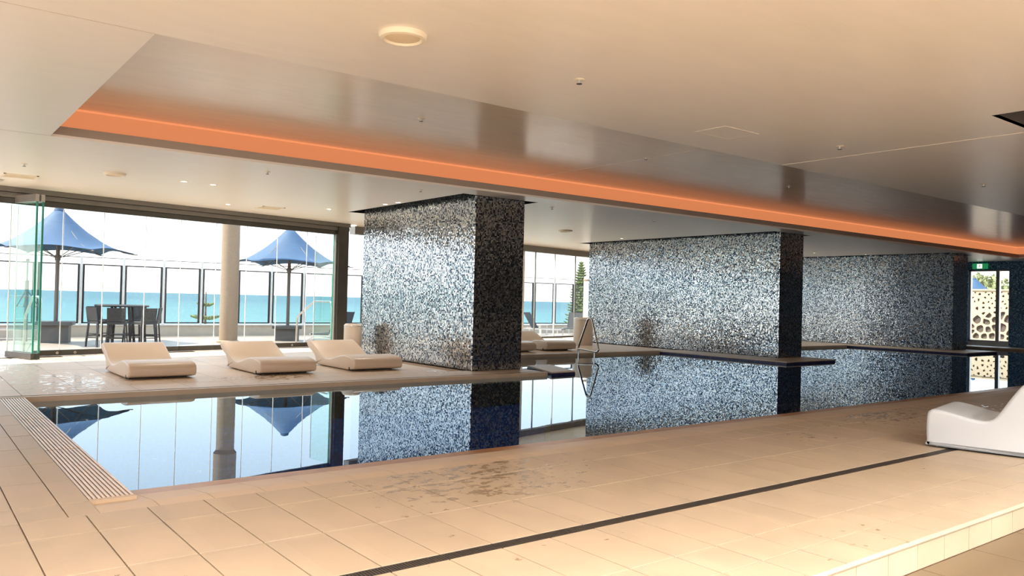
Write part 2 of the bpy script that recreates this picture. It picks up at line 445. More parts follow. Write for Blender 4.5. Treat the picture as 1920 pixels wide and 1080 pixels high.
def lay_tiles(parent, rects, z, mat, cap, th=0.03, gap=0.007):
    mesh_cache = {}; shown = []; rest = []
    for r in rects:
        pp = [project((x, y, z)) for x in (r[0], r[2]) for y in (r[1], r[3])]
        ok = all(p is not None for p in pp)
        if ok:
            ux = [p[0] for p in pp]; uy = [p[1] for p in pp]
            w, h = max(ux) - min(ux), max(uy) - min(uy)
            inside = max(ux) > 0 and min(ux) < 1920 and max(uy) > 0 and min(uy) < 1080
            if inside and w >= 10 and h >= 3: shown.append((w * h, r)); continue
        rest.append(r)
    shown.sort(key=lambda t: -t[0])
    rest += [r for _, r in shown[cap:]]
    for _, r in shown[:cap]:
        w, d = round(r[2] - r[0], 4), round(r[3] - r[1], 4)
        if (w, d) not in mesh_cache:
            mesh_cache[(w, d)] = MB().cbox((-w / 2 + gap / 2, -d / 2 + gap / 2, -th), (w / 2 - gap / 2, d / 2 - gap / 2, 0), 0.0012).mesh('tile', mat)
        o = link('tile', mesh_cache[(w, d)], parent, ((r[0] + r[2]) / 2, (r[1] + r[3]) / 2, z + random.uniform(-0.0006, 0.0006)))
        o.rotation_euler = (random.uniform(-0.0012, 0.0012), random.uniform(-0.0012, 0.0012), 0)
    if rest:
        m = MB()
        for r in rest: m.cbox((r[0] + gap / 2, r[1] + gap / 2, z - th), (r[2] - gap / 2, r[3] - gap / 2, z), 0.0012)
        tag(m.build('tile_field', mat, parent), kind='stuff')
lay_tiles(fl, rects, 0.0, 'tile', 295)
# riser tiles and nosing of the step
rt = MB().cbox((-TX / 2 + 0.002, -0.012, 0), (TX / 2 - 0.002, 0.0, 0.128), 0.002).mesh('riser_tile', 'riser')
for k in range(-2, 40):
    x = PX0 + TX * (k + 0.5) + 0.07
    link('riser_tile', rt, fl, (x, 1.96, ZLOW + 0.002))
m = MB(); m.tube([(-6, 1.952, -0.013), (29.3, 1.952, -0.013)], 0.013, 8); m.build('step_nosing', 'riser', fl, True)

# --- lower floor where the camera stands
fl2 = empty('floor_lower', (0, 0, 0), label='tan tiled floor one step below the pool deck, bottom right corner', cat='floor', kind='structure')
MB().box((-6, -4, -0.5), (29.3, 1.97, ZLOW - 0.012)).build('grout_bed', 'grout', fl2)
rects = []
for i in range(-10, 58):
    for j in range(9):
        y1 = 1.945 - 0.66 * j
        rects.append((-6 + 0.6 * (i + 10), max(y1 - 0.66, -4), -6 + 0.6 * (i + 11), y1))
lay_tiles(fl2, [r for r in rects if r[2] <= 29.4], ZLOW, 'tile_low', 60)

# --- deck on the window side
fl3 = empty('floor_window_side', (0, 0, 0), label='beige tiled deck between the pool and the glass doors, under the cream loungers', cat='floor', kind='structure')
b = MB()
b.prism([(-6, 10.03), (8.5, 10.03), (8.5, gl_y(8.5) + 0.1), (-6, gl_y(-6) + 0.1)], -0.5, -0.012)
b.prism([(8.5, 13.35), (29.3, 13.35), (29.3, gl_y(29.3) + 0.1), (8.5, gl_y(8.5) + 0.1)], -0.5, -0.012)
b.box((28.2, 10.03, -0.5), (29.3, 13.35, -0.012))
b.build('grout_bed', 'grout', fl3)
rects = []
for k in range(-10, 15):
    xa = 0.515 + 0.5985 * k
    j = 0
    while True:
        ya = 10.135 + 0.5985 * j
        if ya + 0.3 > gl_y(xa) + 0.15: break
        rects.append((xa, ya, min(xa + 0.5985, 8.5), ya + 0.5985)); j += 1
        if xa > 8.4: break
for k in range(0, 35):
    xa = 8.5 + 0.5985 * k
    j = 0
    while True:
        ya = 13.455 + 0.5985 * j
        if ya + 0.3 > gl_y(xa) + 0.15: break
        rects.append((xa, ya, xa + 0.5985, ya + 0.5985)); j += 1
for j in range(6):
    rects.append((28.2, 10.03 + 0.55 * j, 29.3, 10.03 + 0.55 * (j + 1)))
rects = [r for r in rects if r[2] - r[0] > 0.05 and not any(p[0] - 0.1 < (r[0] + r[2]) / 2 < p[2] + 0.1 and p[1] < (r[1] + r[3]) / 2 < p[3] for p in PILLARS)]
lay_tiles(fl3, rects, 0.0, 'tile_far', 240)
m = MB()
for (xa, xb, y) in ((-6, 8.5, 10.03), (8.5, 28.2, 13.35)):
    m.box((xa, y - 0.03, -0.14), (xb, y + 0.06, -0.0005))
m.box((8.48, 10.01, -0.14), (8.52, 13.35, -0.014))
m.build('edge_band', 'coping', fl3)
m = MB(); m.box((-6, 10.091, -0.012), (8.5, 10.134, -0.001)); m.box((8.5, 13.411, -0.012), (28.2, 13.454, -0.001)); m.build('edge_joint', 'void', fl3)

# --- walls (mostly out of view), with assumed daylight openings, widened at the back for more light
b = MB()
for (ya, yb) in ((-4.2, -3.2), (0.3, 0.6), (4.4, 4.7), (8.5, 8.8), (12.6, 14.0)):
    b.box((-6.25, ya, -0.5), (-6.0, yb, ZC))
b.box((-6.25, -4.2, ZC - 0.06), (-6.0, 14.0, 3.5))
tag(b.build('wall_left', 'wall'), 'open glazed wall with piers on the left of the hall', 'wall', kind='structure')
b = MB()
b.box((-6.0, -4.25, ZC - 0.06), (30, -4.0, 3.5))
b.box((10.5, -4.25, -0.5), (30, -4.0, ZC))
for x in (-6.0, -1.9, 2.2, 6.3): b.box((x, -4.25, -0.5), (x + 0.35, -4.0, ZC))
wb = tag(b.build('wall_back', 'dark_wall'), 'brown wall behind the camera with wide openings', 'wall', kind='structure')

# end wall with its window
XW = 29.3
wr = empty('wall_right', (XW, 0, 0), label='deep blue mosaic end wall beyond the third pillar', cat='wall', kind='structure')
b = MB()
wy0, wy1, wz0, wz1 = 10.84, 12.14, 0.13, 2.58
b.box((0, -4.2, -0.5), (0.3, wy0, 3.5)); b.box((0, wy1, -0.5), (0.3, 24, 3.5))
b.box((0, wy0, -0.5), (0.3, wy1, wz0 - 0.13)); b.box((0, wy0, wz1), (0.3, wy1, 3.5))
b.build('mosaic_face', 'mosaic_blue', wr)
win = empty('window_1', (XW, 0, 0), label='tall two-pane window in the blue end wall', cat='window', kind='structure')
b = MB()
b.box((0.05, wy0, wz0 - 0.13), (0.25, wy1, wz0)); b.build('window_sill', 'silver', win)
b = MB()
b.box((0.08, wy0, wz0), (0.2, wy0 + 0.05, wz1)); b.box((0.08, wy1 - 0.06, wz0), (0.2, wy1, wz1)); b.box((0.08, wy0, wz1 - 0.05), (0.2, wy1, wz1))
b.box((0.08, wy0, wz0), (0.2, wy1, wz0 + 0.05)); b.box((0.06, 11.17, wz0), (0.2, 11.28, wz1))
b.build('window_frame', 'silver', win)
MB().box((0.13, wy0 + 0.05, wz0 + 0.05), (0.142, 11.17, wz1 - 0.05)).build('pane', 'glass', win)
MB().box((0.13, 11.28, wz0 + 0.05), (0.142, wy1 - 0.06, wz1 - 0.05)).build('pane', 'glass', win)

# --- ceiling with the long light tray
TRAY = (1.29, 5.55, 27.9, 10.08)
VENT = (7.40, 1.2, 9.4, 2.90)
GAPS = [(p[0] - 0.26, p[1] - 0.02, p[2] + 0.28, p[3] + 0.2) for p in PILLARS]
cl = empty('ceiling', (0, 0, 0), label='cream satin ceiling over the whole pool hall', cat='ceiling', kind='structure')
b = MB()
for (xa, ya, xb, yb) in cells(-6.2, -4.2, 29.5, 15.0, [TRAY, VENT] + GAPS):
    if (xa + xb) / 2 < -2 and (ya + yb) / 2 > gl_y((xa + xb) / 2): continue
    b.box((xa, ya, ZC), (xb, yb, ZC + 0.03))
def strip(xa, xb, y0):
    b.prism([(xa, y0), (xb, y0), (xb, gl_y(xb) + 0.1), (xa, gl_y(xa) + 0.1)], ZC, ZC + 0.03)
strip(-1.0, GAPS[1][0], 15.0); strip(GAPS[1][2], GAPS[2][0], 15.0); strip(GAPS[2][2], 29.5, 15.0)
strip(GAPS[1][0], GAPS[1][2], GAPS[1][3]); strip(GAPS[2][0], GAPS[2][2], GAPS[2][3])
b.build('soffit', 'ceiling', cl)
b = MB()
b.box((TRAY[0] - 0.3, TRAY[1] - 0.3, ZT), (TRAY[2] + 0.3, TRAY[3] + 0.4, ZT + 0.03))
b.box((TRAY[0] - 0.032, TRAY[1], ZC + 0.03), (TRAY[0] - 0.002, TRAY[3] + 0.3, ZT)); b.box((TRAY[0], TRAY[1] - 0.032, ZC + 0.03), (TRAY[2], TRAY[1] - 0.002, ZT))
b.build('light_tray', 'tray', cl)
b = MB()
b.box((TRAY[0], TRAY[3] + 0.001, ZC + 0.03), (TRAY[2] + 0.03, TRAY[3] + 0.03, 2.985)); b.box((TRAY[2] + 0.001, TRAY[1], ZC + 0.03), (TRAY[2] + 0.03, TRAY[3] + 0.03, 2.985))
b.build('cove_lip', 'lip', cl)
b = MB()
b.box((TRAY[0], TRAY[3] + 0.10, 2.88), (TRAY[2] + 0.12, TRAY[3] + 0.12, ZT)); b.box((TRAY[2] + 0.10, TRAY[1], 2.88), (TRAY[2] + 0.12, TRAY[3] + 0.12, ZT))
o = b.build('cove_diffuser', 'led', cl); o['label'] = 'glowing amber light strip'
b = MB()
b.box((TRAY[0], TRAY[3] + 0.08, ZT - 0.022), (TRAY[2] + 0.10, TRAY[3] + 0.098, ZT - 0.004)); b.box((TRAY[2] + 0.08, TRAY[1], ZT - 0.022), (TRAY[2] + 0.098, TRAY[3] + 0.10, ZT - 0.004))
b.build('led_line', 'led_hot', cl)
b = MB()
for g in GAPS: b.box((g[0] - 0.02, g[1] - 0.02, ZC + 0.10), (g[2] + 0.02, g[3] + 0.02, ZC + 0.13))
for g in GAPS:
    b.box((g[0] - 0.012, g[1], ZC + 0.001), (g[0], g[3], ZC + 0.12)); b.box((g[2], g[1], ZC + 0.001), (g[2] + 0.012, g[3], ZC + 0.12))
    b.box((g[0], g[1] - 0.012, ZC + 0.001), (g[2], g[1], ZC + 0.12)); b.box((g[0], g[3], ZC + 0.001), (g[2], g[3] + 0.012, ZC + 0.12))
b.build('shadow_gap', 'void', cl)
b = MB()
b.box((8.30, VENT[3] + 0.03, ZC - 0.003), (8.312, TRAY[1] - 0.005, ZC + 0.001)); b.box((8.32, TRAY[1], ZT - 0.003), (8.334, TRAY[3] + 0.1, ZT + 0.001))
b.build('joint_bead', 'bead', cl)
b = MB()
b.box((-6, 5.548, ZC - 0.0015), (TRAY[0], 5.552, ZC + 0.001)); b.box((-6, 10.05, ZC - 0.0015), (TRAY[0], 10.055, ZC + 0.001))
b.build('joint_line', 'wall', cl)
b = MB()
v = VENT
b.box((v[0] - 0.02, v[1], ZC + 0.001), (v[0], v[3], ZC + 0.42)); b.box((v[2], v[1], ZC + 0.001), (v[2] + 0.02, v[3], ZC + 0.42))
b.box((v[0], v[1] - 0.02, ZC + 0.001), (v[2], v[1], ZC + 0.42)); b.box((v[0], v[3], ZC + 0.001), (v[2], v[3] + 0.02, ZC + 0.42)); b.box((v[0], v[1], ZC + 0.4), (v[2], v[3], ZC + 0.43))
b.build('ceiling_recess', 'dark_wall', cl)
b = MB()
b.box((-6.25, -4.25, 3.46), (29.6, 15.0, 3.6)); b.prism([(-1.0, 15.0), (29.6, 15.0), (29.6, gl_y(29.6) + 0.1), (-1.0, gl_y(-1) + 0.1)], 3.46, 3.6)
b.build('light_block_slab', 'dark_wall', cl)  # unseen slab added above the ceiling to block sky light

# --- window wall: header, post, glass door panels
hd = empty('trim_1', (0, gl_y(0), 0), GL_A, label='layered grey metal header over the glass doors', cat='header', kind='structure')
c = 1 / math.cos(GL_A)
def gx(x): return x * c        # distance along the window line
b = MB(); b.box((gx(-1.5), -0.02, 2.775), (gx(8.4), 0.16, ZC + 0.3)); b.build('upper_band', 'grey_metal', hd)
b = MB(); b.box((gx(-1.5), 0.02, 2.685), (gx(8.4), 0.14, 2.766)); b.build('middle_band', 'grey_metal', hd)
b = MB(); b.box((gx(-1.5), 0.05, 2.585), (gx(8.4), 0.12, 2.678)); b.build('lower_band', 'bronze', hd)
b = MB(); b.box((gx(-1.5), 0.05, 2.676), (gx(8.4), 0.13, 2.69)); b.box((gx(-1.5), 0.04, 2.764), (gx(8.4), 0.13, 2.778)); b.build('track_groove', 'void', hd)
hd2 = empty('trim_2', (0, gl_y(0), 0), GL_A, label='olive grey header beam over the fixed glazing between the pillars', cat='header', kind='structure')
b = MB(); b.box((gx(8.66), 0.15, 2.655), (gx(29.2), 0.35, ZC - 0.02)); b.build('beam', 'grey_metal', hd2)
b = MB(); b.box((gx(8.66), 0.1, ZC - 0.02), (gx(29.2), 0.36, ZC + 0.3)); b.build('soffit_edge', 'bead', hd2)
po = empty('door_post', (8.22, gl_y(8.22), 0), GL_A, label='dark bronze door post beside the bin and first pillar', cat='post')
MB().box((-0.16, -0.03, 0), (0.13, 0.16, 2.775)).build('post', 'bronze', po)
MB().box((-0.20, 0.02, 0), (-0.16, 0.08, 2.6)).build('door_stop', 'grey_metal', po)

def door_panel(n, x0, x1, label, glass='glass', loc=None, rz=None, discs=(), toprail=False):
    w = gx(x1 - x0) - 0.012
    d = empty('door_%d' % n, loc or (x0, gl_y(x0), 0), GL_A if rz is None else rz, label=label, cat='glass door', kind='structure')
    MB().box((0.006, 0.079, 0.10), (w, 0.091, 2.60)).build('glass', glass, d)
    MB().box((0, 0.06, 0.008), (w + 0.008, 0.11, 0.105)).build('bottom_rail', 'bronze', d)
    MB().box((w - 0.004, 0.077, 0.105), (w + 0.006, 0.093, 2.59)).build('edge_seal', 'seal', d)
    if toprail: MB().box((0, 0.055, 2.60), (w + 0.01, 0.115, 2.72)).build('top_rail', 'silver', d)
    for t in discs:
        MB().tube([(t * w, 0.061, 0.055), (t * w, 0.054, 0.055)], 0.022, 14).build('lock_disc', 'silver', d, True)
        MB().tube([(t * w, 0.055, 0.055), (t * w, 0.052, 0.055)], 0.009, 10).build('lock_core', 'bronze', d, True)
    return d
seams = [1.88, 2.31, 2.99, 3.74, 4.42, 5.15, 5.83, 6.55, 7.30, 8.05]
names = ['narrow glass door panel beside the folded stack at far left', 'frameless glass door panel in front of the left umbrella edge',
         'frameless glass door panel before the bar table, second from the left umbrella', 'frameless glass door panel just right of the bar table',
         'frameless glass door panel left of the round column', 'frameless glass door panel in front of the round column',
         'frameless glass door panel just right of the round column', 'frameless glass door panel before the right umbrella pole',
         'frameless glass door panel beside the dark door post']
for i in range(9):
    door_panel(i + 1, seams[i], seams[i + 1], names[i], discs={0: (0.9,), 1: (0.35,), 6: (0.92,), 7: (0.55,)}.get(i, ()))
# panels folded open at both ends
door_panel(10, 0, 0.80, 'open glass door panel standing out from the left end of the doors', 'glass_green', (1.86, 15.12, 0), PI / 2 + 0.36, (0.15,), True)
door_panel(11, 0, 0.80, 'second open glass door panel folded against the first at far left', 'glass_green', (1.95, 15.16, 0), PI / 2 + 0.34, (), True)
o = door_panel(12, 0, 0.74, 'green tinted glass door panel swung outward beside the dark post', 'glass_green', (8.10, gl_y(8.1) + 0.12, 0), PI / 2 + 0.17)
b = MB(); b.box((-0.01, 0.070, 0.105), (0.004, 0.10, 2.60))
for d in [x for x in COL.objects if x.name in ('door_10', 'door_11', 'door_12')]:
    link('glass_edge', b.mesh('glass_edge', 'glass_edge'), d)

# fixed glazing between the pillars
fx = [8.75, 9.9, 11.2, 12.5, 13.8, 15.08, 15.62, 16.6, 17.7, 19.0, 20.4]
for i in range(len(fx) - 1):
    w = empty('window_%d' % (i + 2), (fx[i], gl_y(fx[i]), 0), GL_A, label='fixed floor-to-ceiling glass pane behind the first pillar' if fx[i] < 14 else 'fixed floor-to-ceiling glass pane seen between the first and second pillars', cat='window', group='fixed window panes', kind='structure')
    ww = gx(fx[i + 1] - fx[i])
    MB().box((0.01, 0.24, 0.04), (ww - 0.01, 0.252, 2.66)).build('pane', 'glass', w)
    MB().box((ww - (0.10 if i == 4 else 0.012), 0.225, 0.0), (ww + 0.012, 0.265, 2.66)).build('mullion', 'grey_metal' if i % 2 else 'seal', w)
    MB().box((0, 0.22, 0.0), (ww, 0.27, 0.045)).build('sill_channel', 'grey_metal', w)

# ================================================================== THE POOL
pool = empty('swimming_pool', (0, 0, 0), label='long indoor swimming pool lined with navy mosaic', cat='pool')
x0, y0, x1, y1 = POOL
b = MB()
b.box((x0, y0, -1.5), (x1, y1, -1.45))
b.box((x0 - 0.03, y0, -1.45), (x0, y1, -0.10)); b.box((x1, y0, -1.45), (x1 + 0.03, y1, -0.10))
b.box((x0, y0 + 0.14, -1.45), (x1, y0 + 0.16, -0.09)); b.box((x0, y1, -1.45), (x1, y1 + 0.03, -0.10))
b.build('basin', 'pool_tile', pool)
b = MB(); b.prism([(x0, 10.03), (8.5, 10.03), (8.5, 13.35), (x0, 13.35)], -1.45, -0.13); b.build('deck_wall', 'pool_tile', pool)
MB().box((x0, y0 - 0.02, -0.14), (x1, y0 + 0.15, -0.0555)).build('wet_rim', 'wet_rim', pool)
cp = MB()
w = TX - 0.004
cp.add([(0, 4.652, -0.08), (w, 4.652, -0.08), (w, 5.17, -0.13), (0, 5.17, -0.13), (0, 4.652, -0.002), (w, 4.652, -0.002), (w, 4.80, -0.004), (0, 4.80, -0.004), (w, 5.165, -0.05), (0, 5.165, -0.05), (w, 5.175, -0.07), (0, 5.175, -0.07)],
       [(0, 1, 2, 3), (4, 5, 6, 7), (7, 6, 8, 9), (9, 8, 10, 11), (11, 10, 2, 3), (0, 1, 5, 4), (0, 4, 7, 9, 11, 3), (1, 2, 10, 8, 6, 5)])
cm = cp.mesh('coping_tile', 'coping')
for k in range(1, 93):
    link('coping_tile', cm, pool, (PX0 + TX * k + 0.07, 0, 0))
b = MB()
for (xa, ya, xb, yb) in cells(x0, y0, x1, y1, [(x0 - 1, 10.03, 8.5, 14), (14.95, 9.78, 16.85, 14), (23.62, 9.78, 25.6, 14), (8.55, 9.95, 9.12, 11.2)]):
    b.add([(xa, ya, ZW), (xb, ya, ZW), (xb, yb, ZW), (xa, yb, ZW)], [(0, 1, 2, 3)])
wat = b.build('pool_water', 'water'); tag(wat, 'still mirror-like water filling the swimming pool', 'water', kind='stuff')

def ledge(poly, label):
    o = empty('pool_ledge', (poly[0][0], poly[0][1], 0), label=label, cat='ledge', group='mosaic-edged ledges at the pillars')
    q = [(p[0] - poly[0][0], p[1] - poly[0][1]) for p in poly]
    MB().prism(q, -1.44, -0.022).build('mosaic_side', 'ledge_tile', o)
    cx = sum(p[0] for p in q) / len(q); cy = sum(p[1] for p in q) / len(q)
    MB().prism([(p[0] + (0.006 if p[0] < cx else -0.006), p[1] + (0.006 if p[1] < cy else -0.006)) for p in q], -0.022, 0.0).build('stone_top', 'tile_far', o)
ledge([(14.95, 9.78), (16.85, 9.78), (16.85, 13.35), (14.95, 13.35)], 'blue mosaic edged ledge under the middle pillar')
ledge([(23.62, 9.78), (25.6, 9.78), (25.6, 13.35), (23.62, 13.35)], 'blue mosaic edged ledge under the farthest pillar')
ledge([(8.56, 9.96), (9.12, 10.0), (9.55, 11.18), (9.0, 11.15)], 'small blue mosaic block in the water right of the nearest pillar')

# overflow grate along the left end of the pool
gr = empty('overflow_grate', (0, 0, 0), label='pale slatted overflow grate along the left pool edge', cat='grate')
MB().box((0.885, 5.0, -0.12), (1.128, 10.0, -0.075)).build('channel', 'void', gr)
MB().box((0.885, 4.955, -0.10), (1.128, 5.0, -0.004)).build('end_stone', 'coping', gr)
ns = 10; sw = 0.0243
sl = MB().cbox((-0.0076, -0.822, -0.03), (0.0076, 0.822, 0), 0.002).mesh('slat', 'slat')
for i in range(ns):
    for j in range(3):
        link('slat', sl, gr, (0.8972 + sw * i, 5.835 + 1.666 * j, -0.004))
cb = MB().box((0.885, -0.01, -0.05), (1.128, 0.01, -0.035)).mesh('cross_bar', 'drain')
for j in range(13): link('cross_bar', cb, gr, (0, 5.11 + 0.4 * j, 0))

# slot drain across the near deck
dr = empty('floor_drain', (0, 0, 0), label='long dark slotted drain running across the near deck', cat='drain')
MB().box((-6, 3.017, -0.08), (29.3, 3.093, -0.03)).build('channel', 'void', dr)
m = MB(); m.box((-6, 3.0165, -0.03), (29.3, 3.021, -0.001)); m.box((-6, 3.089, -0.03), (29.3, 3.0935, -0.001)); m.build('frame', 'drain', dr)
m = MB()
x = 0.4
while x < 13:
    m.box((x, 3.021, -0.02), (x + 0.009, 3.089, -0.002)); x += 0.015
tag(m.build('drain_bars', 'drain', dr), kind='stuff')

# ================================================================== PILLARS
plab = ['grey mosaic pillar beside the three cream loungers', 'wide grey mosaic pillar in the middle, behind the steel rail', 'far mosaic pillar next to the end wall window']
for p, l in zip(PILLARS, plab):
    o = empty('mosaic_pillar', (p[0], p[1], 0), label=l, cat='pillar', group='mosaic clad pillars')
    w, d = p[2] - p[0], p[3] - p[1]
    m = MB()
    q = 0.006
    poly = [(q, 0), (w - q, 0), (w, q), (w, d - q), (w - q, d), (q, d), (0, d - q), (0, q)]
    m.prism(poly, 0.012, ZC + 0.11); m.build('shaft', 'mosaic', o)
    MB().prism([(0.008, 0.008), (w - 0.008, 0.008), (w - 0.008, d - 0.008), (0.008, d - 0.008)], 0.001, 0.012).build('shadow_plinth', 'void', o)

# ================================================================== LOUNGERS
def catmull(pts, k=6):
    out = []; n = len(pts)
    for i in range(n):
        p0, p1, p2, p3 = [Vector(pts[(i + j) % n]) for j in (-1, 0, 1, 2)]
        for t in range(k):
            t /= k
            out.append(0.5 * ((2 * p1) + (p2 - p0) * t + (2 * p0 - 5 * p1 + 4 * p2 - p3) * t * t + (3 * p1 - p0 - 3 * p2 + p3) * t ** 3))
    return out

def moulded(prof, width, rad, name, mat, parent):
    # closed side profile (u, z) swept across the width with rounded flanks; x = width, y = u
    n = len(prof)
    area = sum(prof[i].x * prof[(i + 1) % n].y - prof[(i + 1) % n].x * prof[i].y for i in range(n))
    sg = 1 if area > 0 else -1
    nor = []
    for i in range(n):
        d = (prof[(i + 1) % n] - prof[i - 1]).normalized(); nor.append(Vector((d.y, -d.x)) * sg)
    secs = []
    K = 5
    for k in range(K + 1):
        a = (PI / 2) * k / K; secs.append((rad * (1 - math.sin(a)), rad * (1 - math.cos(a))))
    sec = [(x, ins) for ins, x in [(s[0], s[1]) for s in secs]]
    sec = [(s[1], s[0]) for s in secs]                       # (x offset, inset)
    full = sec + [(width - x, ins) for x, ins in reversed(sec)]
    vs = []
    for x, ins in full:
        for i in range(n):
            q = prof[i] - nor[i] * ins; vs.append((x, q.x, q.y))
    fs = []
    for s in range(len(full) - 1):
        for i in range(n):
            j = (i + 1) % n; fs.append((s * n + i, s * n + j, (s + 1) * n + j, (s + 1) * n + i))
    m = MB(); m.add(vs, fs)
    m.f.append(tuple(range(n))); m.f.append(tuple(range((len(full) - 1) * n, len(full) * n)))
    return m.build(name, mat, parent, True)

def make_lounger(label):
    o = empty('pool_lounger', (0, 0, 0), label=label, cat='lounger', group='low moulded loungers on the window side deck')
    prof = catmull([(0.0, 0.07), (0.0, 0.145), (0.03, 0.19), (0.10, 0.215), (0.28, 0.235), (0.46, 0.232), (0.66, 0.195), (0.88, 0.148), (1.06, 0.142), (1.24, 0.185), (1.42, 0.265), (1.60, 0.34),
                    (1.74, 0.39), (1.80, 0.385), (1.82, 0.345), (1.77, 0.285), (1.65, 0.235), (1.52, 0.18), (1.45, 0.12), (1.43, 0.05), (1.40, 0.016), (1.0, 0.012), (0.55, 0.012), (0.20, 0.014), (0.10, 0.03), (0.025, 0.04)], 3)
    moulded(prof, 0.86, 0.026, 'shell', 'lounger', o)
    MB().box((0.06, 0.25, 0), (0.80, 1.34, 0.02)).build('base', 'rubber', o)
    MB().box((-0.001, 0.145, 0.012), (0.022, 0.185, 0.062)).build('side_notch', 'rubber', o)
    return o
lab = ['leftmost cream moulded lounger, in front of the bar table', 'cream moulded lounger in front of the round column, middle of three', 'cream moulded lounger nearest the mosaic pillar, rightmost of three']
L0 = make_lounger(lab[0]); L0.location = (2.42, 11.26, 0)
for (x, y, rz, l) in ((4.14, 11.20, 0, lab[1]), (5.62, 11.22, 0, lab[2]), (11.95, 14.08, -0.06, 'cream lounger foot showing behind the steel pool rail'), (10.65, 13.98, -0.06, 'cream lounger almost hidden behind the right side of the first pillar')):
    c_ = copy_tree(L0); c_.location = (x, y, 0); c_.rotation_euler = (0, 0, rz); c_['label'] = l

# white lounge chair at the right edge
o = empty('lounge_chair', (7.05, 3.24, 0), PI - 0.0, label='large white moulded lounge chair standing over the drain at right', cat='lounge chair')
o.rotation_euler = (0, 0, PI + 0.20)
prof = catmull([(0.0, 0.06), (0.0, 0.26), (0.025, 0.315), (0.08, 0.325), (0.20, 0.305), (0.36, 0.27), (0.47, 0.275), (0.54, 0.345), (0.63, 0.49), (0.71, 0.595), (0.80, 0.632), (0.89, 0.60),
                (0.98, 0.47), (1.08, 0.28), (1.16, 0.12), (1.17, 0.04), (1.13, 0.012), (0.6, 0.012), (0.04, 0.012)], 4)
sh = moulded(prof, 0.86, 0.03, 'shell', 'white_lounger', o)
sh.location = (-0.86, 0, 0)
bs = MB().box((-0.80, 0.08, 0), (-0.06, 1.08, 0.02)).build('base', 'rubber', o)

# ================================================================== SMALL THINGS BY THE POOL
def bin_(loc, r, h, label):
    o = empty('waste_bin', loc, label=label, cat='bin', group='round beige bins')
    MB().lathe([(0.0, 0.0), (r * 0.97, 0.0), (r, 0.015), (r, h - 0.05), (r * 0.97, h - 0.02), (r * 0.86, h), (r * 0.62, h), (r * 0.60, h - 0.03)], (0, 0, 0), 32).build('body', 'bin', o, True)
    MB().lathe([(r * 0.6, h - 0.03), (r * 0.58, h - 0.2), (0, h - 0.2)], (0, 0, 0), 24).build('opening', 'void', o, True)
    MB().lathe([(r + 0.002, h * 0.93), (r + 0.006, h * 0.935), (r + 0.006, h * 0.945), (r + 0.002, h * 0.95)], (0, 0, 0), 32).build('rim_band', 'silver', o, True)
bin_((7.06, 14.18, 0), 0.175, 0.63, 'round beige bin between the third lounger and the first pillar')
bin_((14.62, 15.75, 0), 0.26, 0.74, 'round beige bin behind the steel pool rail')

o = empty('pool_rail', (12.13, 13.22, 0), label='bent steel tube grab rail at the back edge of the pool', cat='rail')
pts = fillet([(0, 0.0, -0.1), (0, 0.0, 0.14), (0, -0.30, 0.80), (0, -0.42, 0.80), (0, -0.66, 0.12), (0, -0.60, 0.075), (0, 0.0, 0.115)], 0.10)
MB().tube(pts, 0.021, 12).build('loop', 'chrome', o, True)
MB().tube([(0, -0.52, 0.09), (0, -0.52, -0.3)], 0.021, 12).build('post', 'chrome', o, True)
MB().lathe([(0, 0.0), (0.05, 0.0), (0.05, 0.008), (0.022, 0.015)], (0, 0.0, 0), 18).build('flange', 'chrome', o, True)

# exit sign
o = empty('exit_sign', (29.25, 11.74, 2.70), label='green exit sign with white running figure above the end window', cat='sign')
MB().box((-0.02, -0.24, -0.09), (0.03, 0.24, 0.09)).build('housing', 'exit_green', o)
m = MB(); m.box((-0.024, -0.07, -0.075), (-0.02, 0.09, 0.075)); m.build('door_pictogram', 'exit_white', o)
m = MB()
m.tube([(-0.027, 0.0, 0.05), (-0.025, 0.0, 0.05)], 0.016, 10)
m.bar((-0.026, 0.0, 0.03), (-0.026, 0.02, -0.02), 0.004, 0.022); m.bar((-0.026, 0.02, -0.02), (-0.026, -0.02, -0.06), 0.004, 0.012)
m.bar((-0.026, 0.02, -0.02), (-0.026, 0.05, -0.055), 0.004, 0.012); m.bar((-0.026, 0.0, 0.025), (-0.026, -0.035, 0.0), 0.004, 0.01); m.bar((-0.026, 0.0, 0.025), (-0.026, 0.045, 0.01), 0.004, 0.01)
m.build('running_figure', 'exit_green', o)

# ------------------------------------------------------------------ ceiling fittings
def speaker(x, y, r, label, z=ZC):
    o = empty('ceiling_speaker', (x, y, z), label=label, cat='speaker', group='round ceiling speakers')
    MB().lathe([(r * 0.72, -0.022), (r * 0.80, -0.035), (r * 0.93, -0.03), (r, -0.014), (r, 0.0)], (0, 0, 0), 36).build('trim_ring', 'white_trim', o, True)
    MB().lathe([(0, -0.026), (r * 0.5, -0.027), (r * 0.74, -0.022)], (0, 0, 0), 36).build('grille', 'speaker_cloth', o, True)
speaker(2.52, 4.47, 0.155, 'large round cream ceiling speaker near the top of the picture')
speaker(2.44, 12.60, 0.15, 'round ceiling speaker above the leftmost lounger')
speaker(12.60, 14.28, 0.17, 'round ceiling speaker between the first and second pillars')

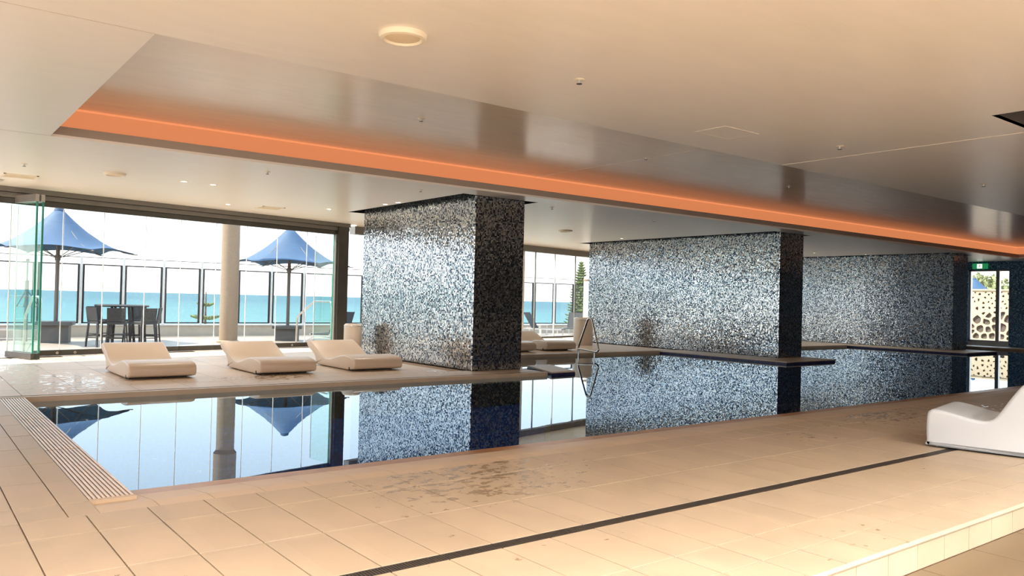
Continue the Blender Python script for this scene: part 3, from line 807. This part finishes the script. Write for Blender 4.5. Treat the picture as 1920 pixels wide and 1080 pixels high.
def sprinkler(x, y, z, label):
    o = empty('sprinkler_head', (x, y, z), label=label, cat='sprinkler', group='small ceiling sprinkler heads')
    MB().lathe([(0.0, -0.006), (0.034, -0.006), (0.042, 0.0)], (0, 0, 0), 18).build('escutcheon', 'white_trim', o, True)
    MB().lathe([(0.0, -0.034), (0.011, -0.03), (0.011, -0.006)], (0, 0, 0), 12).build('nozzle', 'silver', o, True)
    MB().lathe([(0.0, -0.038), (0.022, -0.036), (0.022, -0.033), (0, -0.033)], (0, 0, 0), 14).build('deflector', 'bronze', o, True)
for (x, y, z, l) in ((4.05, 4.47, ZC, 'sprinkler head on the cream ceiling right of the large speaker'), (4.68, 7.83, ZT, 'sprinkler head in the light tray left of the bright ceiling streak'),
                     (4.00, 10.76, ZC, 'sprinkler head below the amber strip, above the glass doors'), (6.43, 10.72, ZC, 'sprinkler head close to the first pillar top'),
                     (8.27, 7.70, ZT, 'sprinkler head in the tray on the pale joint line'), (7.73, 4.48, ZC, 'sprinkler head just above the long pale ceiling joint'),
                     (12.0, 7.87, ZT, 'sprinkler head in the darkest part of the tray'), (11.35, 4.53, ZC, 'sprinkler head in the bright patch at the right of the ceiling'),
                     (9.33, 10.95, ZC, 'sprinkler head right of the first pillar top'), (12.07, 10.98, ZC, 'sprinkler head above the middle pillar, left part'),
                     (1.32, 12.6, ZC, 'sprinkler head at far left above the folded doors')):
    sprinkler(x, y, z, l)

def downlight(x, y, label, power=26):
    o = empty('downlight', (x, y, ZC), label=label, cat='downlight', group='small recessed downlights')
    MB().lathe([(0.042, -0.003), (0.058, -0.008), (0.066, 0.0)], (0, 0, 0), 20).build('trim_ring', 'white_trim', o, True)
    MB().lathe([(0, -0.003), (0.044, -0.003)], (0, 0, 0), 20).build('lens', 'lamp_on', o)
    l = bpy.data.lights.new('lamp', 'SPOT'); l.energy = power; l.spot_size = math.radians(150); l.spot_blend = 1.0; l.color = (1.0, 0.95, 0.88); l.shadow_soft_size = 0.05; l.specular_factor = 0.3
    q = bpy.data.objects.new('lamp', l); COL.objects.link(q); q.parent = o; q.location = (0, 0, -0.02)
DL = [(3.42, 12.67, 'left one of the pair of downlights over the leftmost lounger'), (3.86, 12.69, 'right one of the pair of downlights over the leftmost lounger'),
      (4.94, 15.3, 'downlight close to the door header left of the round column'), (7.00, 12.9, 'left downlight of the pair against the first pillar'), (7.03, 12.48, 'right downlight of the pair against the first pillar'),
      (6.64, 14.51, 'downlight above the dark door post'), (15.09, 14.85, 'downlight at the top of the middle pillar'), (22.57, 13.86, 'left downlight along the top of the farthest pillar'), (24.0, 12.97, 'right downlight along the top of the farthest pillar')]
for x, y, l in DL: downlight(x, y, l)
OW = ['first', 'second', 'third', 'fourth', 'fifth', 'sixth']  # ordinals for the unseen downlights added behind the camera to brighten the hall
for i, (x, y) in enumerate([(x_, y_) for x_ in (-4.5, -2.2, 0.1, 2.4, 4.7, 7.0) for y_ in (-2.6, -0.4, 1.2)]):
    downlight(x, y, 'recessed downlight behind the camera, %s from the left, %s row' % (OW[i // 3], OW[i % 3]), {-4.5: 1150, -2.2: 980, 0.1: 520, 2.4: 330, 4.7: 250, 7.0: 200}[x] * {-2.6: 1.9, -0.4: 1.1, 1.2: 0.2}[y])

def air_vent(x, y, w, d, label):
    o = empty('air_vent', (x, y, ZC), label=label, cat='vent', group='slotted ceiling air vents')
    m = MB()
    m.box((-w / 2, -d / 2, -0.008), (w / 2, -d / 2 + 0.03, 0)); m.box((-w / 2, d / 2 - 0.03, -0.008), (w / 2, d / 2, 0)); m.box((-w / 2, -d / 2, -0.008), (-w / 2 + 0.03, d / 2, 0)); m.box((w / 2 - 0.03, -d / 2, -0.008), (w / 2, d / 2, 0))
    m.build('frame', 'white_trim', o)
    MB().box((-w / 2 + 0.03, -d / 2 + 0.03, -0.002), (w / 2 - 0.03, d / 2 - 0.03, 0.0)).build('backing', 'speaker_cloth', o)
    for i in range(5):
        yy = -d / 2 + 0.06 + i * (d - 0.12) / 4
        MB().box((-w / 2 + 0.03, yy - 0.008, -0.007), (w / 2 - 0.03, yy + 0.008, -0.003)).build('slat', 'white_trim', o)
air_vent(1.42, 14.05, 0.45, 0.45, 'square ceiling vent above the folded glass doors at far left')
air_vent(5.74, 15.25, 0.45, 0.45, 'square ceiling vent near the door header, left of the first pillar')
o = empty('access_panel', (6.38, 4.88, ZC), label='flush square access panel outlined on the ceiling', cat='access panel')
MB().box((-0.25, -0.17, -0.002), (0.25, 0.17, 0)).build('panel', 'ceiling', o)
m = MB()
for a, b2 in (((-0.262, -0.182), (0.262, -0.17)), ((-0.262, 0.17), (0.262, 0.182)), ((-0.262, -0.17), (-0.25, 0.17)), ((0.25, -0.17), (0.262, 0.17))):
    m.box((a[0], a[1], -0.003), (b2[0], b2[1], 0))
m.build('frame', 'bead', o)

# ================================================================== OUTSIDE
tr = empty('terrace', (0, 0, 0), label='pale paved terrace outside the glass doors', cat='terrace', kind='structure')
b = MB()
b.prism([(-12, gl_y(-12) + 0.1), (30, gl_y(30) + 0.1), (30, 29.4), (-12, 29.4)], ZOUT - 0.3, ZOUT)
b.prism([(30, 2), (70, 2), (70, 29.4), (30, 29.4)], ZOUT - 0.3, ZOUT)
b.build('paving', 'terrace', tr)
st = empty('terrace_steps', (0, gl_y(0), 0), GL_A, label='two shallow steps leading down from the glass doors', cat='steps')
MB().box((gx(-4), 0.11, ZOUT), (gx(29), 1.05, 0.0)).build('landing', 'terrace', st)
MB().box((gx(-4), 1.05, ZOUT), (gx(29), 1.45, ZOUT / 2)).build('tread', 'terrace', st)
sea = MB(); sea.add([(-14000, 31, -35), (16000, 31, -35), (16000, 16000, -35), (-14000, 16000, -35)], [(0, 1, 2, 3)])
tag(sea.build('sea', 'sea'), 'turquoise sea reaching to the horizon', 'sea', kind='stuff')

# glass windbreak
FY = 28.9
lw = empty('parapet', (0, FY, ZOUT), label='low beige rendered wall under the glass windbreak', cat='wall')
MB().box((-12, -0.1, 0), (34, 0.1, 0.36)).build('wall', 'beige_wall', lw)
MB().box((-12, -0.13, 0.36), (34, 0.13, 0.40)).build('capping', 'fence_post', lw)
fxs = [3.44 + 1.262 * i for i in range(-6, 23)]
def fence_panel(x, label):
    o = empty('windbreak_panel', (x, FY, 0.04), label=label, cat='windbreak', group='framed glass windbreak panels')
    w = 1.262
    m = MB()
    m.box((0.045, -0.025, 0.03), (0.10, 0.025, 1.96)); m.box((w - 0.10, -0.025, 0.03), (w - 0.045, 0.025, 1.96)); m.box((0.06, -0.02, 1.92), (w - 0.06, 0.02, 1.96)); m.box((0.06, -0.02, 0.03), (w - 0.06, 0.02, 0.07))
    m.build('frame', 'fence_frame', o)
    MB().box((0.10, -0.005, 0.07), (w - 0.10, 0.005, 1.92)).build('pane', 'fence_glass', o)
    MB().box((-0.035, -0.04, 0), (0.035, 0.04, 2.2)).build('post', 'fence_post', o)
    MB().box((0.035, -0.012, 2.165), (w - 0.035, 0.012, 2.19)).build('top_rail', 'pole_grey', o)
    return o
NTH = 'first second third fourth fifth sixth seventh eighth ninth tenth eleventh twelfth thirteenth fourteenth fifteenth sixteenth seventeenth eighteenth'.split()
P0 = fence_panel(fxs[0], 'framed glass windbreak panel standing on the low terrace wall')
for x in fxs[1:]:
    c_ = copy_tree(P0); c_.location = (x, FY, 0.04)
    n_ = round((x - 9.5) / 1.262)
    c_['label'] = '%s framed glass windbreak panel to the %s of the round column' % (NTH[-n_ if n_ <= 0 else n_ - 1], 'left' if n_ <= 0 else 'right')
P0['label'] = 'framed glass windbreak panel at the far left end of the low wall'

# round column outside
o = empty('round_column', (8.1, 24.7, ZOUT), label='pale round column on the terrace behind the middle lounger', cat='column')
MB().lathe([(0.0, 0), (0.34, 0), (0.34, 0.05), (0.27, 0.08), (0.265, 3.86)], (0, 0, 0), 40).build('shaft', 'column', o, True)
MB().lathe([(0.265, 3.86), (0.30, 3.93), (0.335, 3.97), (0.335, 6.2), (0, 6.2)], (0, 0, 0), 40).build('upper_sleeve', 'column', o, True)

o = empty('pale_pylon', (23.3, 24.9, ZOUT), label='slim pale pylon on the terrace in front of the tall pine', cat='pylon')
MB().lathe([(0, 0), (0.22, 0), (0.22, 0.05), (0.165, 0.08), (0.16, 2.5), (0.12, 2.56), (0, 2.57)], (0, 0, 0), 28).build('shaft', 'bead', o, True)
MB().lathe([(0.16, 2.40), (0.18, 2.42), (0.18, 2.46), (0.16, 2.48)], (0, 0, 0), 28).build('collar', 'column', o, True)

# umbrellas
def umbrella(loc, label, rot, base_label=None):
    o = empty('terrace_umbrella', loc, rot, label=label, cat='umbrella', group='blue terrace umbrellas')
    R = 1.98; N = 6; zt, zb = 3.80, 2.62
    seg = 10; rings = 12
    vs = []; fs = []
    for j in range(rings + 1):
        t = j / rings
        for i in range(N * seg):
            a = 2 * PI * i / (N * seg); fr = (i % seg) / seg
            sc = (math.cos(PI / N) / math.cos((fr - 0.5) * 2 * PI / N))
            sag = math.sin(PI * fr)
            r = (0.10 + (R - 0.10) * t) * (1 - t * (1 - sc) - 0.075 * t * t * sag)
            z = zb + (zt - zb) * (1 - t) ** 1.75 + 0.10 * t * t * sag
            vs.append((r * math.cos(a), r * math.sin(a), z))
    n = N * seg
    for j in range(rings):
        for i in range(n):
            k = (i + 1) % n; fs.append((j * n + i, j * n + k, (j + 1) * n + k, (j + 1) * n + i))
    m = MB(); m.add(vs, fs); cnp = m.build('canopy', 'canopy', o, True)
    sol = cnp.modifiers.new('thickness', 'SOLIDIFY'); sol.thickness = 0.012
    MB().lathe([(0.14, zt - 0.03), (0.12, zt + 0.03), (0.05, zt + 0.06), (0, zt + 0.065)], (0, 0, 0), 18).build('cap', 'canopy', o, True)
    MB().tube([(0, 0, 0.0), (0, 0, zt - 0.05)], 0.055, 14).build('pole', 'pole_grey', o, True)
    for i in range(N):
        a = 2 * PI * i / N; ca, sa = math.cos(a), math.sin(a)
        q = [(0.06 * ca, 0.06 * sa, zt - 0.25)]
        for t in (0.3, 0.6, 0.85, 1.0, 1.05):
            rr = 0.10 + (R - 0.10) * t; q.append((rr * ca, rr * sa, zb + (zt - zb) * max(0, 1 - t) ** 1.75 - 0.03))
        rb = MB().tube(q, 0.018, 6).build('rib', 'pole_grey', o, True)
        MB().tube([(0.05 * ca, 0.05 * sa, zb - 0.2), (1.15 * ca, 1.15 * sa, zb + 0.16)], 0.013, 6).build('strut', 'pole_grey', rb, True)
    MB().tube([(0, 0, zb - 0.28), (0, 0, zb - 0.12)], 0.075, 14).build('hub', 'pole_grey', o, True)
    b_ = MB().box((-0.36, -0.36, 0), (0.36, 0.36, 0.50)).build('base_box', 'planter', o)
    MB().cbox((-0.46, -0.46, 0.50), (0.46, 0.46, 0.60), 0.01).build('base_lid', 'planter', b_)
    return o
U = umbrella((3.62, 26.0, ZOUT), 'blue hexagonal umbrella at far left beyond the bar table', math.radians(-14))
c_ = copy_tree(U); c_.location = (10.27, 25.4, ZOUT - 0.1); c_.rotation_euler = (0, 0, math.radians(-25)); c_['label'] = 'blue hexagonal umbrella right of the round column'
c_ = copy_tree(U); c_.location = (57.8, 23.55, ZOUT - 0.1); c_.rotation_euler = (0, 0, math.radians(10)); c_['label'] = 'blue umbrella seen through the end wall window'

# mast with struts
o = empty('strutted_mast', (2.95, 26.6, ZOUT), label='slim dark mast with side struts left of the left umbrella pole', cat='mast')
MB().tube([(0, 0, 0), (0, 0, 1.75)], 0.055, 12).build('pole', 'pole_grey', o, True)
MB().tube([(0, 0, 1.7), (0, 0, 2.30)], 0.022, 8).build('tip', 'pole_grey', o, True)
MB().lathe([(0, 2.28), (0.05, 2.3), (0.05, 2.36), (0, 2.38)], (0, 0, 0), 12).build('finial', 'pole_grey', o, True)
for a in (0.2, 2.3, 4.4):
    MB().tube([(0, 0, 1.5), (0.32 * math.cos(a), 0.32 * math.sin(a), 1.0)], 0.015, 6).build('strut', 'pole_grey', o, True)
    MB().tube([(0.05 * math.cos(a), 0.05 * math.sin(a), 1.0), (0.34 * math.cos(a), 0.34 * math.sin(a), 1.0)], 0.012, 6).build('cross_bar', 'pole_grey', o, True)

# bar table and stools
o = empty('bar_table', (4.95, 24.05, ZOUT), label='round dark bar-height table on the terrace', cat='table')
MB().lathe([(0, 1.075), (0.66, 1.075), (0.69, 1.095), (0.69, 1.115), (0.66, 1.13), (0, 1.13)], (0, 0, 0), 40).build('table_top', 'wicker', o, True)
for a in range(4):
    t = a * PI / 2 + 0.4
    MB().bar((0.40 * math.cos(t), 0.40 * math.sin(t), 0), (0.30 * math.cos(t), 0.30 * math.sin(t), 1.08), 0.06, 0.06).build('leg', 'wicker', o)
MB().lathe([(0, 0.30), (0.30, 0.30), (0.31, 0.32), (0, 0.33)], (0, 0, 0), 24).build('lower_shelf', 'wicker', o, True)
def stool():
    o = empty('bar_stool', (0, 0, 0), cat='bar stool', label='black wicker bar stool pulled up to the round bar table', group='bar stools around the terrace table')
    m = MB(); m.cbox((-0.22, -0.21, 0.62), (0.22, 0.22, 0.70), 0.015); m.build('seat', 'wicker', o)
    m = MB(); m.prism([(-0.22, 0.19), (0.22, 0.19), (0.22, 0.225), (-0.22, 0.225)], 0.70, 1.06)
    m.v = [(x, y + max(0, z - 0.70) * 0.15, z) for x, y, z in m.v]; m.build('backrest', 'wicker', o)
    for sx in (-1, 1):
        for sy in (-1, 1):
            MB().bar((0.235 * sx, 0.235 * sy, 0), (0.195 * sx, 0.19 * sy, 0.63), 0.035, 0.035).build('leg', 'wicker', o)
    for sy in (-1, 1): MB().bar((-0.22, 0.22 * sy, 0.25), (0.22, 0.22 * sy, 0.25), 0.022, 0.022).build('footrest', 'wicker', o)
    for sx in (-1, 1): MB().bar((0.22 * sx, -0.22, 0.30), (0.22 * sx, 0.22, 0.30), 0.022, 0.022).build('stretcher', 'wicker', o)
    return o
S0 = stool()
stp = [(4.36, 23.78, 'bar stool at the left side of the terrace bar table'), (4.68, 23.26, 'bar stool at the front left of the terrace bar table'), (5.32, 23.22, 'bar stool at the front right of the terrace bar table'),
       (5.62, 23.76, 'rightmost bar stool at the terrace bar table'), (5.45, 24.8, 'bar stool behind the terrace bar table, right side'), (4.55, 24.9, 'bar stool behind the terrace bar table, left side')]
for i, (x, y, l) in enumerate(stp):
    s = S0 if i == 0 else copy_tree(S0)
    s.location = (x, y, ZOUT); s.rotation_euler = (0, 0, math.atan2(y - 24.05, x - 4.95) - PI / 2); s['label'] = 'black wicker ' + l

# handrails at the steps
def handrail(x, y, label, mat='chrome'):
    o = empty('step_handrail', (x, y, 0), label=label, cat='handrail', group='steel handrails at the terrace steps')
    MB().tube(fillet([(0, 0, 0), (0, 0, 1.02), (0, 0.95, 1.02), (0, 2.0, 0.62), (0, 2.05, ZOUT)], 0.12), 0.024, 12).build('top_rail', mat, o, True)
    MB().tube([(0, 0.0, 0.18), (0, 0.95, 0.18), (0, 2.02, -0.16)], 0.014, 8).build('lower_rail', mat, o, True)
    MB().lathe([(0, 0), (0.06, 0), (0.06, 0.012), (0.026, 0.02)], (0, 0, 0), 16).build('flange', mat, o, True)
handrail(8.06, 17.32, 'bent steel handrail just outside the doors, left of the dark post')
handrail(1.98, 15.98, 'bent steel handrail behind the folded glass at far left')
handrail(0.85, 15.70, 'bent steel handrail cut by the left edge of the picture')

# black mesh sun loungers outside
def mesh_lounger():
    o = empty('sun_lounger', (0, 0, 0), label='black mesh sun lounger', cat='sun lounger', group='black mesh sun loungers on the terrace')
    MB().box((-0.31, -1.2, 0.30), (0.31, 0.10, 0.325)).build('seat_mesh', 'mesh_black', o)
    m = MB(); m.box((-0.31, 0, -0.012), (0.31, 0.80, 0.012)); bk = m.build('back_mesh', 'mesh_black', o); bk.location = (0, 0.10, 0.315); bk.rotation_euler = (math.radians(58), 0, 0)
    for sx in (-1, 1):
        MB().bar((0.33 * sx, -1.22, 0.31), (0.33 * sx, 0.65, 0.31), 0.04, 0.05).build('side_rail', 'silver', o)
        for y in (-1.05, 0.5): MB().bar((0.33 * sx, y, 0), (0.33 * sx, y, 0.30), 0.04, 0.04).build('leg', 'silver', o)
        MB().bar((0.33 * sx, 0.10, 0.33), (0.33 * sx, 0.52, 1.0), 0.03, 0.03).build('back_frame', 'mesh_black', o)
    return o
ml = mesh_lounger(); ml.location = (11.35, 23.9, ZOUT); ml.rotation_euler = (0, 0, -0.9); ml['label'] = 'black mesh sun lounger behind the steel handrail, right of the umbrella base'
for (x, y, r, l) in ((21.9, 26.5, 0.5, 'black mesh sun lounger outside, close to the first pillar edge'), (24.5, 27.0, -0.9, 'black mesh sun lounger outside, behind the steel pool rail'), (2.3, 27.6, 1.5, 'low dark sun lounger outside beside the left umbrella base')):
    c_ = copy_tree(ml); c_.location = (x, y, ZOUT); c_.rotation_euler = (0, 0, r); c_['label'] = l
# small planter boxes and side table between the pillars
o = empty('side_table', (22.75, 27.3, ZOUT), label='small pale side table between the two outdoor sun loungers', cat='table')
MB().cbox((-0.25, -0.25, 0.42), (0.25, 0.25, 0.46), 0.01).build('table_top', 'fence_post', o)
for sx in (-1, 1):
    for sy in (-1, 1): MB().bar((0.2 * sx, 0.2 * sy, 0), (0.2 * sx, 0.2 * sy, 0.42), 0.04, 0.04).build('leg', 'fence_post', o)

# pines beyond the terrace
def pine(loc, h, r, label, rnd, step=0.42, nb=7):
    o = empty('pine_tree', loc, label=label, cat='tree', group='pines beyond the windbreak')
    MB().tube([(0, 0, 0), (0, 0, h * 0.5), (0, 0, h)], [0.22, 0.14, 0.03], 8).build('trunk', 'bark', o, True)
    m = MB(); R_ = random.Random(rnd)
    tiers = int(h / step)
    for t in range(tiers):
        z = h * 0.25 + (h * 0.75) * t / tiers
        rr = r * (1 - (z - h * 0.25) / (h * 0.75)) ** 0.85 + 0.10
        for k in range(nb):
            a = 2 * PI * (k + 0.5 * (t % 2)) / nb + R_.uniform(-0.2, 0.2); L = rr * R_.uniform(0.8, 1.1)
            ca, sa = math.cos(a), math.sin(a)
            pts = [(L * u * ca, L * u * sa, z + 0.16 * L * u * u + R_.uniform(-0.02, 0.02)) for u in (0.05, 0.5, 1.0)]
            m.tube(pts, [0.05, 0.10, 0.04], 5)
            for u in (0.4, 0.7, 0.95):
                for s_ in (-1, 1):
                    bx, by, bz = L * u * ca, L * u * sa, z + 0.16 * L * u * u
                    q = 0.22 * L * (1.2 - u * 0.5)
                    m.tube([(bx, by, bz), (bx - sa * s_ * q + ca * q * 0.5, by + ca * s_ * q + sa * q * 0.5, bz + 0.10 * q + 0.05)], [0.05, 0.025], 4)
    tag(m.build('foliage', 'needles', o, True), kind='stuff')
pine((41.6, 45.2, -7.6), 11.9, 1.75, 'tall dark green pine beside the middle pillar edge', 3, 0.26, 9)
pine((13.3, 44.4, -8.5), 9.7, 2.4, 'pine top showing beside the round column', 5, 0.95, 10)

# carved screen, hillside and trees beyond the end window
def clip_poly(poly, nx, ny, d):
    out = []
    for i in range(len(poly)):
        p, q = poly[i], poly[(i + 1) % len(poly)]
        a = p[0] * nx + p[1] * ny - d; b_ = q[0] * nx + q[1] * ny - d
        if a <= 0: out.append(p)
        if a * b_ < 0:
            t = a / (a - b_); out.append((p[0] + (q[0] - p[0]) * t, p[1] + (q[1] - p[1]) * t))
    return out
o = empty('carved_screen', (46.0, 15.5, ZOUT), label='sandstone screen wall with organic holes outside the end window', cat='screen wall')
W_, H_ = 6.0, 2.62
rnd = random.Random(11)
seeds = []
for _ in range(900):
    p = (rnd.uniform(0, W_), rnd.uniform(0, H_)); dmin = 0.24 + 0.22 * rnd.random() if p[1] < 1.7 else 0.16
    if all((p[0] - s[0]) ** 2 + (p[1] - s[1]) ** 2 > dmin ** 2 for s in seeds): seeds.append(p)
m = MB()
for s in seeds:
    poly = [(0, 0), (W_, 0), (W_, H_), (0, H_)]
    for q in seeds:
        if q is s or abs(q[0] - s[0]) > 1.6 or abs(q[1] - s[1]) > 1.6: continue
        nx, ny = q[0] - s[0], q[1] - s[1]
        poly = clip_poly(poly, nx, ny, nx * (q[0] + s[0]) / 2 + ny * (q[1] + s[1]) / 2)
    if len(poly) < 3: continue
    cx = sum(p[0] for p in poly) / len(poly); cy = sum(p[1] for p in poly) / len(poly)
    pts = []
    for i in range(len(poly)):
        p, q = poly[i], poly[(i + 1) % len(poly)]
        for t in (0, 1 / 3, 2 / 3): pts.append((p[0] + (q[0] - p[0]) * t, p[1] + (q[1] - p[1]) * t))
    k = 0.78 if cy < 1.35 else 0.38
    sm = [((pts[i - 1][0] + pts[i][0] * 2 + pts[(i + 1) % len(pts)][0]) / 4, (pts[i - 1][1] + pts[i][1] * 2 + pts[(i + 1) % len(pts)][1]) / 4) for i in range(len(pts))]
    inn = [(cx + (p[0] - cx) * k, cy + (p[1] - cy) * k) for p in sm]
    n = len(pts)
    vs = [(0, p[0], p[1]) for p in pts] + [(0, p[0], p[1]) for p in inn] + [(0.10, p[0], p[1]) for p in inn]
    fs = [(i, (i + 1) % n, n + (i + 1) % n, n + i) for i in range(n)] + [(n + i, n + (i + 1) % n, 2 * n + (i + 1) % n, 2 * n + i) for i in range(n)]
    m.add(vs, fs)
m.build('pierced_face', 'screen', o)
MB().box((0.10, 0, 0), (0.25, W_, H_)).build('backing', 'screen_back', o)
MB().box((-0.05, -0.05, H_), (0.28, W_ + 0.05, H_ + 0.08)).build('coping', 'screen', o)
hm = MB()
nx_, ny_ = 14, 18
hv = []
for i in range(nx_):
    for j in range(ny_):
        x = 72 + i * 12; y = -10 + j * 9
        z = -4 + 11 * (i / nx_) ** 0.8 + 1.2 * math.sin(j * 0.9 + i) + 0.8 * math.cos(j * 1.7)
        if j > 8: z -= (j - 8) * 1.8
        hv.append((x, y, z))
hm.add(hv, [(i * ny_ + j, (i + 1) * ny_ + j, (i + 1) * ny_ + j + 1, i * ny_ + j + 1) for i in range(nx_ - 1) for j in range(ny_ - 1)])
tag(hm.build('hillside', 'hill', None, True), 'dry olive hillside far beyond the end window', 'hill', kind='structure')
def bush(loc, r, label, seed):
    R_ = random.Random(seed)
    o = empty('shade_tree', loc, label=label, cat='tree', group='trees beyond the end window')
    MB().tube([(0, 0, 0), (0.1, 0, r * 0.8), (0, 0.1, r * 1.4)], [0.2, 0.15, 0.08], 7).build('trunk', 'bark', o, True)
    m = MB()
    for _ in range(420):
        u = Vector((R_.gauss(0, 1), R_.gauss(0, 1), R_.gauss(0, 0.8))).normalized() * r * R_.uniform(0.45, 1.0)
        c0 = Vector((u.x, u.y, u.z * 0.75 + r * 1.7)); d = Vector((R_.gauss(0, 1), R_.gauss(0, 1), R_.gauss(0, 1))).normalized(); s = r * R_.uniform(0.10, 0.2)
        e1 = d.orthogonal().normalized() * s; e2_ = d.cross(e1).normalized() * s * 0.6
        m.add([c0 - e1, c0 + e2_ + d * s * 0.15, c0 + e1, c0 - e2_ + d * s * 0.15], [(0, 1, 2), (0, 2, 3)])
    tag(m.build('foliage', 'leaf', o), kind='stuff')
bush((84, 33.6, 0.0), 2.0, 'dusty green tree on the hill behind the blue umbrella', 1)
bush((92, 38.6, 0.2), 2.2, 'leftmost dusty green tree on the hill in the end window', 2)
bush((80, 30.2, -0.5), 1.9, 'dusty green tree in the right pane of the end window', 4)
